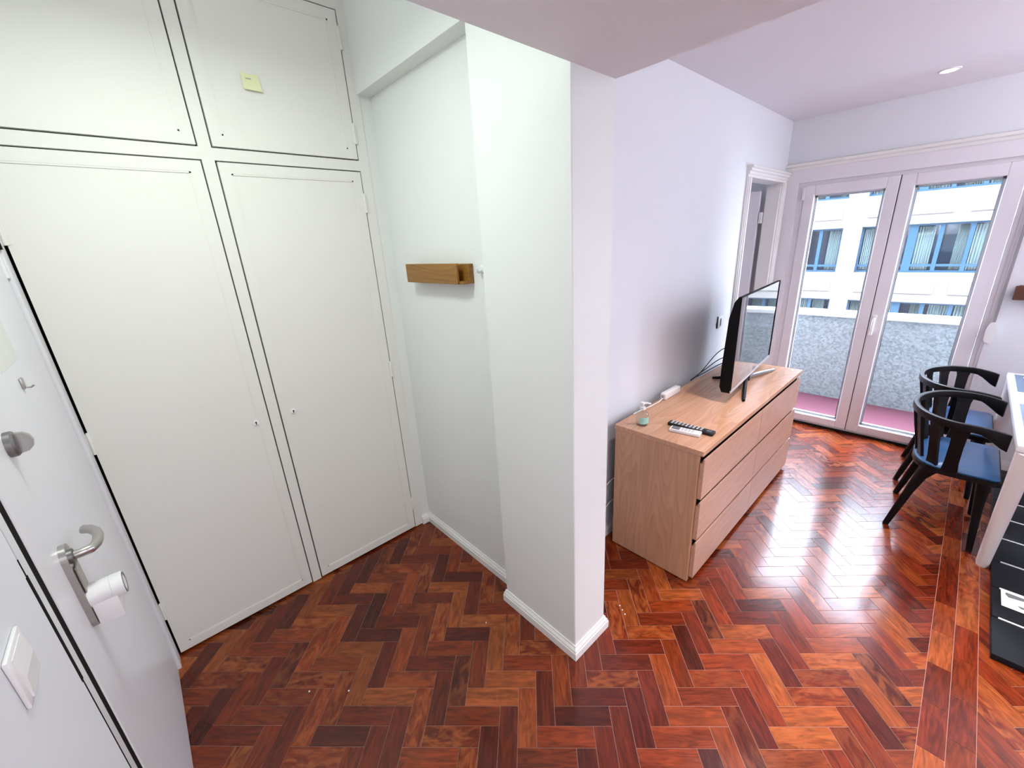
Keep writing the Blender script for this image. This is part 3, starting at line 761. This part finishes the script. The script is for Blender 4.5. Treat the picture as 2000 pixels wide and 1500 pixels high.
for (x, y) in ((2.483, .751), (3.221, .806), (2.790, 1.056), (3.13, 1.085)):
    p = tvw(x, y, 0.006)
    MB().tube([(0, .030, .032), ((p[0])*.5, .03+(p[1]-.03)*.5, .022), (p[0]*.85, .03+(p[1]-.03)*.85, .011), (p[0], p[1], .008)], [.014, .012, .010, .008], 8).build('stand_foot', 'dark_steel' if x > 3.2 else 'matte_black', tv, True)
# cables behind it: each one a thing
cabs = [([(2.652, 1.143, .775), (2.80, 1.140, .80), (3.02, 1.10, .92), (3.12, 0.95, .99)], 'uppermost thin black cable running up behind the television'),
        ([(2.668, 1.147, .776), (2.86, 1.142, .80), (3.02, 1.09, .86), (3.13, 0.96, .91)], 'middle thin black cable running up behind the television'),
        ([(2.69, 1.150, .776), (2.86, 1.143, .778), (3.05, 1.10, .81), (3.17, 0.98, .85)], 'lowest thin black cable lying slackly behind the television')]
def smooth_pts(P, n=6):
    P = [Vector(p) for p in P]; Q = [P[0]]+P+[P[-1]]; out = []
    for i in range(len(P)-1):
        p0, p1, p2, p3 = Q[i], Q[i+1], Q[i+2], Q[i+3]
        for k in range(n):
            t = k/n
            out.append(0.5*((2*p1)+(p2-p0)*t+(2*p0-5*p1+4*p2-p3)*t*t+(3*p1-p0-3*p2+p3)*t**3))
    out.append(P[-1]); return out
for P, lb in cabs:
    solo('cable', MB().tube(smooth_pts(P), .0032, 6), 'black_plastic', P[0], lb, 'cable', None, None, True)
# white cords between pillar and dresser
for P, lb in (([(1.60, 1.185, .30), (1.74, 1.185, .362), (1.80, 1.18, .385), (1.90, 1.165, .40)], 'upper white cord behind the dresser next to the pillar'),
              ([(1.60, 1.185, .21), (1.74, 1.183, .222), (1.80, 1.18, .242), (1.90, 1.165, .24)], 'lower white cord behind the dresser next to the pillar')):
    solo('cord', MB().tube(smooth_pts(P), .0035, 6), 'cable_white', P[0], lb, 'cord', None, None, True)
# wall switch near the inner doorway
s2 = thing('wall_switch', (3.20, YD, 1.04), 'small white and dark wall switch left of the inner doorway', 'light switch', kind='thing')
MB().box(3.155, 3.245, YD-.009, YD, 1.040, 1.128, .004, 2).build('switch_plate', 'white_plastic', s2, True)
MB().box(3.150, 3.156, YD-.0095, YD, 1.040, 1.128).box(3.190, 3.203, YD-.012, YD-.008, 1.055, 1.110).build('rocker', 'lcd_grey', s2)

# ------------------------------------------------------------------ table with placemats
tb = thing('table', (3.43, -0.62, 0), 'white dining table with tapered legs by the balcony doors', 'table')
tx0, tx1, ty0, ty1, tz = 2.745, 4.115, -0.98, -0.300, 0.742
MB().box(tx0, tx1, ty0, ty1, tz-.034, tz, .006, 3).build('tabletop', 'table_white', tb, True)
for (a, b) in (((2.765, -.338, tz-.034), (2.900, -.346, 0)), ((4.085, -.338, tz-.034), (3.955, -.346, 0)), ((2.765, -.94, tz-.034), (2.900, -.925, 0)), ((4.085, -.94, tz-.034), (3.955, -.925, 0))):
    v = Vector(b)-Vector(a)
    MB().tube([a, Vector(a)+v*.5, Vector(a)+v*.96, b], [.036, .031, .025, .021], 16).build('leg', 'leg_white', tb, True)
for (a, b, pm_, lb) in ((3.66, 4.06, 'placemat_blue', 'dark blue placemat on the table nearest the balcony doors'), (2.985, 3.405, 'placemat_light', 'light blue placemat on the near end of the table')):
    solo('placemat', MB().box(a, b, -.62, -.328, tz, tz+.003, .001), pm_, ((a+b)/2, -.47, tz), lb, 'placemat')
solo('coaster', MB().lathe([(0, 0), (.042, 0), (.045, .003), (.044, .007), (.030, .008), (0, .006)], 3.985, -.405, tz+.003, 24), 'white_plastic', (3.985, -.405, tz+.003), 'small round white dish on the dark blue placemat', 'dish', None, None, True)

# ------------------------------------------------------------------ chairs
def make_chair(x, y, label):
    c = thing('armchair', (x, y, 0), label, 'chair', 'black chairs at the white table', 0, True)
    A, B, YA = 0.295, 0.207, -0.025
    def plan(t):
        """t 0..1 round the bow: near arm tip, back, far arm tip"""
        L = 0.150
        if t < .14: return (-A+.018*(1-t/.14)**2, YA-L*(1-t/.14)), 0
        if t > .86: return (A-.018*((t-.86)/.14)**2, YA-L*((t-.86)/.14)), 0
        a = PI-(t-.14)/.72*PI
        return (A*math.cos(a), YA+B*math.sin(a)), a
    band = MB(); n = 44; prev = None; th = .012
    sec = []
    for k in range(n+1):
        t = k/n; (px, py), _ = plan(t)
        (qx, qy), _ = plan(max(0, t-.01)); (rx, ry), _ = plan(min(1, t+.01))
        d = Vector((rx-qx, ry-qy)).normalized(); nn = Vector((d.y, -d.x))
        e = min(t, 1-t)                       # 0 at the arm tip
        drop = max(0, 1-e/.14)
        top = .737-.022*drop**2.2
        h = .038
        k_ = max(0, 1-e/.10); bot = top-h-.050*k_*k_*(3-2*k_)
        lean = .012*(1-drop)
        th2 = th
        sec.append([band.bm.verts.new((px-nn.x*th2, py-nn.y*th2, top)), band.bm.verts.new((px+nn.x*th2, py+nn.y*th2, top)),
                    band.bm.verts.new((px+nn.x*(th2-.001)-nn.x*0, py+nn.y*(th2-.001), bot)), band.bm.verts.new((px-nn.x*(th2-.001), py-nn.y*(th2-.001), bot))])
    for P, Q in zip(sec, sec[1:]):
        for i in range(4): band.bm.faces.new((P[i], P[(i+1) % 4], Q[(i+1) % 4], Q[i]))
    band.bm.faces.new(sec[0]); band.bm.faces.new(sec[-1][::-1])
    bmesh.ops.recalc_face_normals(band.bm, faces=band.bm.faces[:])
    es = [e for e in band.bm.edges if len(e.link_faces) == 2 and e.calc_face_angle(0) > 1.0]
    bmesh.ops.bevel(band.bm, geom=es, offset=.0035, segments=2, profile=.5, affect='EDGES')
    band.build('back_rail', 'black_wood', c, True)
    # flat slats from the rail down to the seat
    for t, wd_ in ((.155, .056), (.262, .048), (.368, .038), (.457, .026), (.543, .026), (.632, .038), (.738, .048), (.845, .056)):
        (px, py), _ = plan(t); (qx, qy), _ = plan(t-.01); (rx, ry), _ = plan(t+.01)
        d = Vector((rx-qx, ry-qy)).normalized(); nn = Vector((d.y, -d.x))
        sx, sy = px*.84, YA+(py-YA)*.74
        m = MB(); rows = []
        for z, f, wk in ((.712, 0, 1.3), (.675, .10, 1.0), (.60, .40, .92), (.50, .82, .95), (.445, 1.0, 1.15), (.425, 1.0, 1.2)):
            cx, cy = px+(sx-px)*f, py+(sy-py)*f; hw = wd_/2*wk; tt = .007
            rows.append([m.bm.verts.new((cx+d.x*a*hw+nn.x*b*tt, cy+d.y*a*hw+nn.y*b*tt, z)) for a, b in ((-1, -1), (1, -1), (1, 1), (-1, 1))])
        for P, Q in zip(rows, rows[1:]):
            for i in range(4): m.bm.faces.new((P[i], P[(i+1) % 4], Q[(i+1) % 4], Q[i]))
        m.bm.faces.new(rows[0]); m.bm.faces.new(rows[-1][::-1]); bmesh.ops.recalc_face_normals(m.bm, faces=m.bm.faces[:])
        m.build('back_slat', 'black_wood', c)
    # seat: D-shaped pan and glossy pad
    def seat_poly(k):
        P = []
        for i in range(21):
            a = PI*i/20
            P.append((.252*k*math.copysign(abs(math.cos(a))**.7, math.cos(a)), YA+.02+.145*k*math.sin(a)**.8))
        P += [(-.252*k, YA-.16*k), (-.235*k, YA-.178*k), (.235*k, YA-.178*k), (.252*k, YA-.16*k)]
        return P
    MB().prism(seat_poly(1.0), 2, .415, .440).build('seat_frame', 'black_wood', c)
    pad = MB(); rings = []
    for k, z in ((.955, .440), (.965, .448), (.93, .455), (.6, .453), (.25, .449)):
        rings.append([pad.bm.verts.new((p[0], p[1], z)) for p in seat_poly(k)])
    for P, Q in zip(rings, rings[1:]):
        for i in range(len(P)): pad.bm.faces.new((P[i], P[(i+1) % len(P)], Q[(i+1) % len(P)], Q[i]))
    pad.bm.faces.new(rings[-1]); bmesh.ops.recalc_face_normals(pad.bm, faces=pad.bm.faces[:])
    pad.build('seat_pad', 'navy_leather', c, True)
    for sx in (-1, 1):
        MB().tube([(sx*.212, .050, .430), (sx*.206, .080, .36), (sx*.207, .108, .25), (sx*.212, .142, .10), (sx*.218, .165, 0)], [.040, .027, .020, .017, .014], 10, (1.0, .85)).build('leg', 'black_wood', c, True)
        MB().tube([(sx*.205, -.150, .425), (sx*.207, -.155, .30), (sx*.212, -.168, .12), (sx*.216, -.178, 0)], [.030, .021, .016, .013], 10, (1.0, .85)).build('leg', 'black_wood', c, True)
    return c
make_chair(3.215, -0.120, 'nearer black bow-back armchair with dark blue seat at the white table')
make_chair(3.852, -0.098, 'farther black bow-back armchair with dark blue seat by the balcony doors')

# ------------------------------------------------------------------ black folding mat under the table
fm = thing('folding_mat', (3.18, -0.7, 0), 'low black folding mat with pale seams under the white table', 'mat')
SEAM = [2.205, 2.461, 2.697, 2.940, 3.192, 3.434, 3.672, 3.917, 4.16]
for k, (a, b) in enumerate(zip(SEAM, SEAM[1:])):
    ye = -0.371-0.018*(a-2.2)/1.9
    MB().box(a+.003, b-.003, -.885, ye, 0.0005, .030, .004, 2).build('panel', 'mat_black', fm, True)
    if k:
        MB().box(a-.0045, a+.0045, -.88, ye-.014-.035*(a-2.2)/1.9, 0.020, .0315).build('seam', 'piping_white', fm)
tg = thing('plastic_tag', (2.63, -0.47, .0305), 'white rounded plastic card with dark shapes lying on the black mat', 'card')
MB().box(2.562, 2.692, -.56, -.402, .0305, .0345, .002).build('card', 'white_plastic', tg)
MB().prism([(2.600+.06, -.415), (2.675, -.418), (2.672, -.50), (2.655, -.53), (2.650, -.47), (2.640, -.425)], 2, .0345, .0349).prism([(2.585, -.46), (2.60, -.45), (2.605, -.54), (2.59, -.55)], 2, .0345, .0349).build('print', 'lcd_grey', tg)

# wooden rack on the wall right of the balcony doors
r_ = thing('wall_rack', (XF, -0.45, 1.20), 'dark reddish wooden wall rack right of the balcony doors', 'wall rack')
MB().box(XF-.055, XF-.042, -.66, -.222, 1.195, 1.285, .002).build('front_board', 'walnut_y', r_)
MB().box(XF-.020, XF, -.66, -.236, 1.195, 1.285, .002).build('back_board', 'walnut_y', r_)
MB().box(XF-.043, XF-.019, -.66, -.228, 1.195, 1.207).build('bottom_board', 'walnut_y', r_)

# crumbs on the hall floor
cb = MB()
for (x, y) in ((0.253, 1.404), (0.133, 1.52), (0.86, 1.245), (1.385, .845), (1.372, .822), (1.36, .80)):
    cb.lathe([(0, .001), (.0035, .002), (.003, .005), (0, .006)], x, y, 0.0, 6)
tag(cb.build('crumbs', 'white_plastic'), 'tiny white crumbs scattered on the parquet floor', 'crumbs', None, 'stuff')

# ------------------------------------------------------------------ balcony
struct('balcony_floor', MB().box(XF+.22, 5.40, -3.5, 5, -.20, -.05), 'balcony_red', 'pinkish red balcony floor beyond the glazed doors', 'floor')
struct('balcony_parapet', MB().box(5.33, 5.47, -3.5, 5, -.2, .825), 'pebble_wall', 'grey pebbledash balcony parapet beyond the glazed doors', 'parapet')
struct('parapet_cap', MB().box(5.29, 5.51, -3.5, 5, .825, .872, .006), 'cap_stone', 'pale stone cap along the balcony parapet', 'coping')
solo('dry_leaf', MB().prism([(5.215, .432), (5.232, .41), (5.238, .37), (5.225, .36), (5.212, .40)], 2, -.049, -.045), 'leaf_brown', (5.22, .40, -.05), 'single dry brown leaf on the red balcony floor', 'leaf')
struct('wall_outside', MB().box(XF+.02, XF+.22, -14, YB, -6, 11).box(XF+.02, XF+.22, 3.7, 16, -6, 11).box(XF+.23, XF+.25, YB, 3.7, ZL+.1, 11).box(XF+.02, XF+.22, YB, 3.7, -6, -.2), 'facade_stone', 'outer wall of this building around the balcony doors', 'wall')
struct('street', MB().box(5.5, 22.5, -30, 34, -7.3, -7.2), 'asphalt', 'street far below between the two buildings', 'street')

# ------------------------------------------------------------------ building across the street
K = 22/14.0
FX = 22.0
def FY(y): return y*K
def FZ(z): return EYE+(z-EYE)*K
bd = thing('building', (FX, 2.0, FZ(-5)), 'pale office building with bands of blue windows across the street', 'building')
PITCHZ = 1.81
groups = [(-8.6, -5.2, 7), (-4.82, -1.42, 7), (-1.30, 2.07, 7), (2.45, 5.80, 7), (6.18, 9.5, 7)]
wallp = MB()
lo, hi = -2, 1
YA_, YB_ = -9.5, 10.4
for kf in range(lo, hi+1):
    zb, zt = .55+kf*PITCHZ, 1.655+kf*PITCHZ
    zn = .55+(kf+1)*PITCHZ
    wallp.box(FX, FX+.5, FY(YA_), FY(YB_), FZ(zt), FZ(zn))
    e = [YA_]+[v for g_ in groups for v in g_[:2]]+[YB_]
    for a, b in zip(e[0::2], e[1::2]): wallp.box(FX, FX+.5, FY(a), FY(b), FZ(zb), FZ(zt))
wallp.box(FX, FX+.5, FY(YA_), FY(YB_), FZ(.55+lo*PITCHZ-2.4), FZ(.55+lo*PITCHZ))
wallp.build('wall', 'facade_stone', bd)
MB().box(FX+.9, FX+1.0, FY(YA_), FY(YB_), FZ(-6), FZ(8)).build('interior', 'facade_glass', bd)
rndw = random.Random(4)
for kf in range(lo, hi+1):
    zb, zt = FZ(.55+kf*PITCHZ), FZ(1.655+kf*PITCHZ)
    for gi, (ya, yb, nl) in enumerate(groups):
        if not (-1 <= kf <= 1) and gi in (0, 4): continue
        y0, y1 = FY(ya), FY(yb); wl = (y1-y0)/nl
        fm_ = MB(); t = .07; x0, x1 = FX+.16, FX+.28
        fm_.box(x0, x1, y0, y1, zb, zb+t); fm_.box(x0, x1, y0, y1, zt-t, zt)
        ztr = zb+.24*(zt-zb)*.62
        fm_.box(x0, x1, y0, y1, ztr-.04, ztr+.04)
        for i in range(nl+1):
            hw = .12 if (i in (2, 5)) else .06
            yy = y0+i*wl; fm_.box(x0-.01, x1, max(y0, yy-hw), min(y1, yy+hw), zb, zt)
        wn = fm_.build('window', 'facade_frame', bd)
        for i in range(nl):
            MB().box(FX+.21, FX+.22, y0+i*wl+.06, y0+(i+1)*wl-.06, zb+t, zt-t).build('pane', 'window_glass', wn)
            cw = rndw.choice((.45, .7, .85, .85, .95)); side = rndw.choice((0, 1))
            c0 = y0+i*wl+.08+(1-cw)*side*(wl-.16); c1 = c0+cw*(wl-.16)
            cm = MB(); nseg = 14; A_ = []; B_ = []
            for q_ in range(nseg+1):
                yy = c0+(c1-c0)*q_/nseg; xx = FX+.42+(.03 if q_ % 2 else -.03)
                A_.append(cm.bm.verts.new((xx, yy, zb+.08))); B_.append(cm.bm.verts.new((xx, yy, zt-.10)))
            for q_ in range(nseg): cm.bm.faces.new((A_[q_], A_[q_+1], B_[q_+1], B_[q_]))
            cm.build('curtain', 'curtain_cloth', wn)
        # recessed-look spandrel panels under each window
        for (pa, pb) in ((ya+.06, (ya+yb)/2-.12), ((ya+yb)/2+.12, yb-.06)):
            MB().box(FX-.05, FX, FY(pa), FY(pb), FZ(.55+kf*PITCHZ-.50), FZ(.55+kf*PITCHZ-.17), .02).build('spandrel_panel', 'facade_stone', bd)
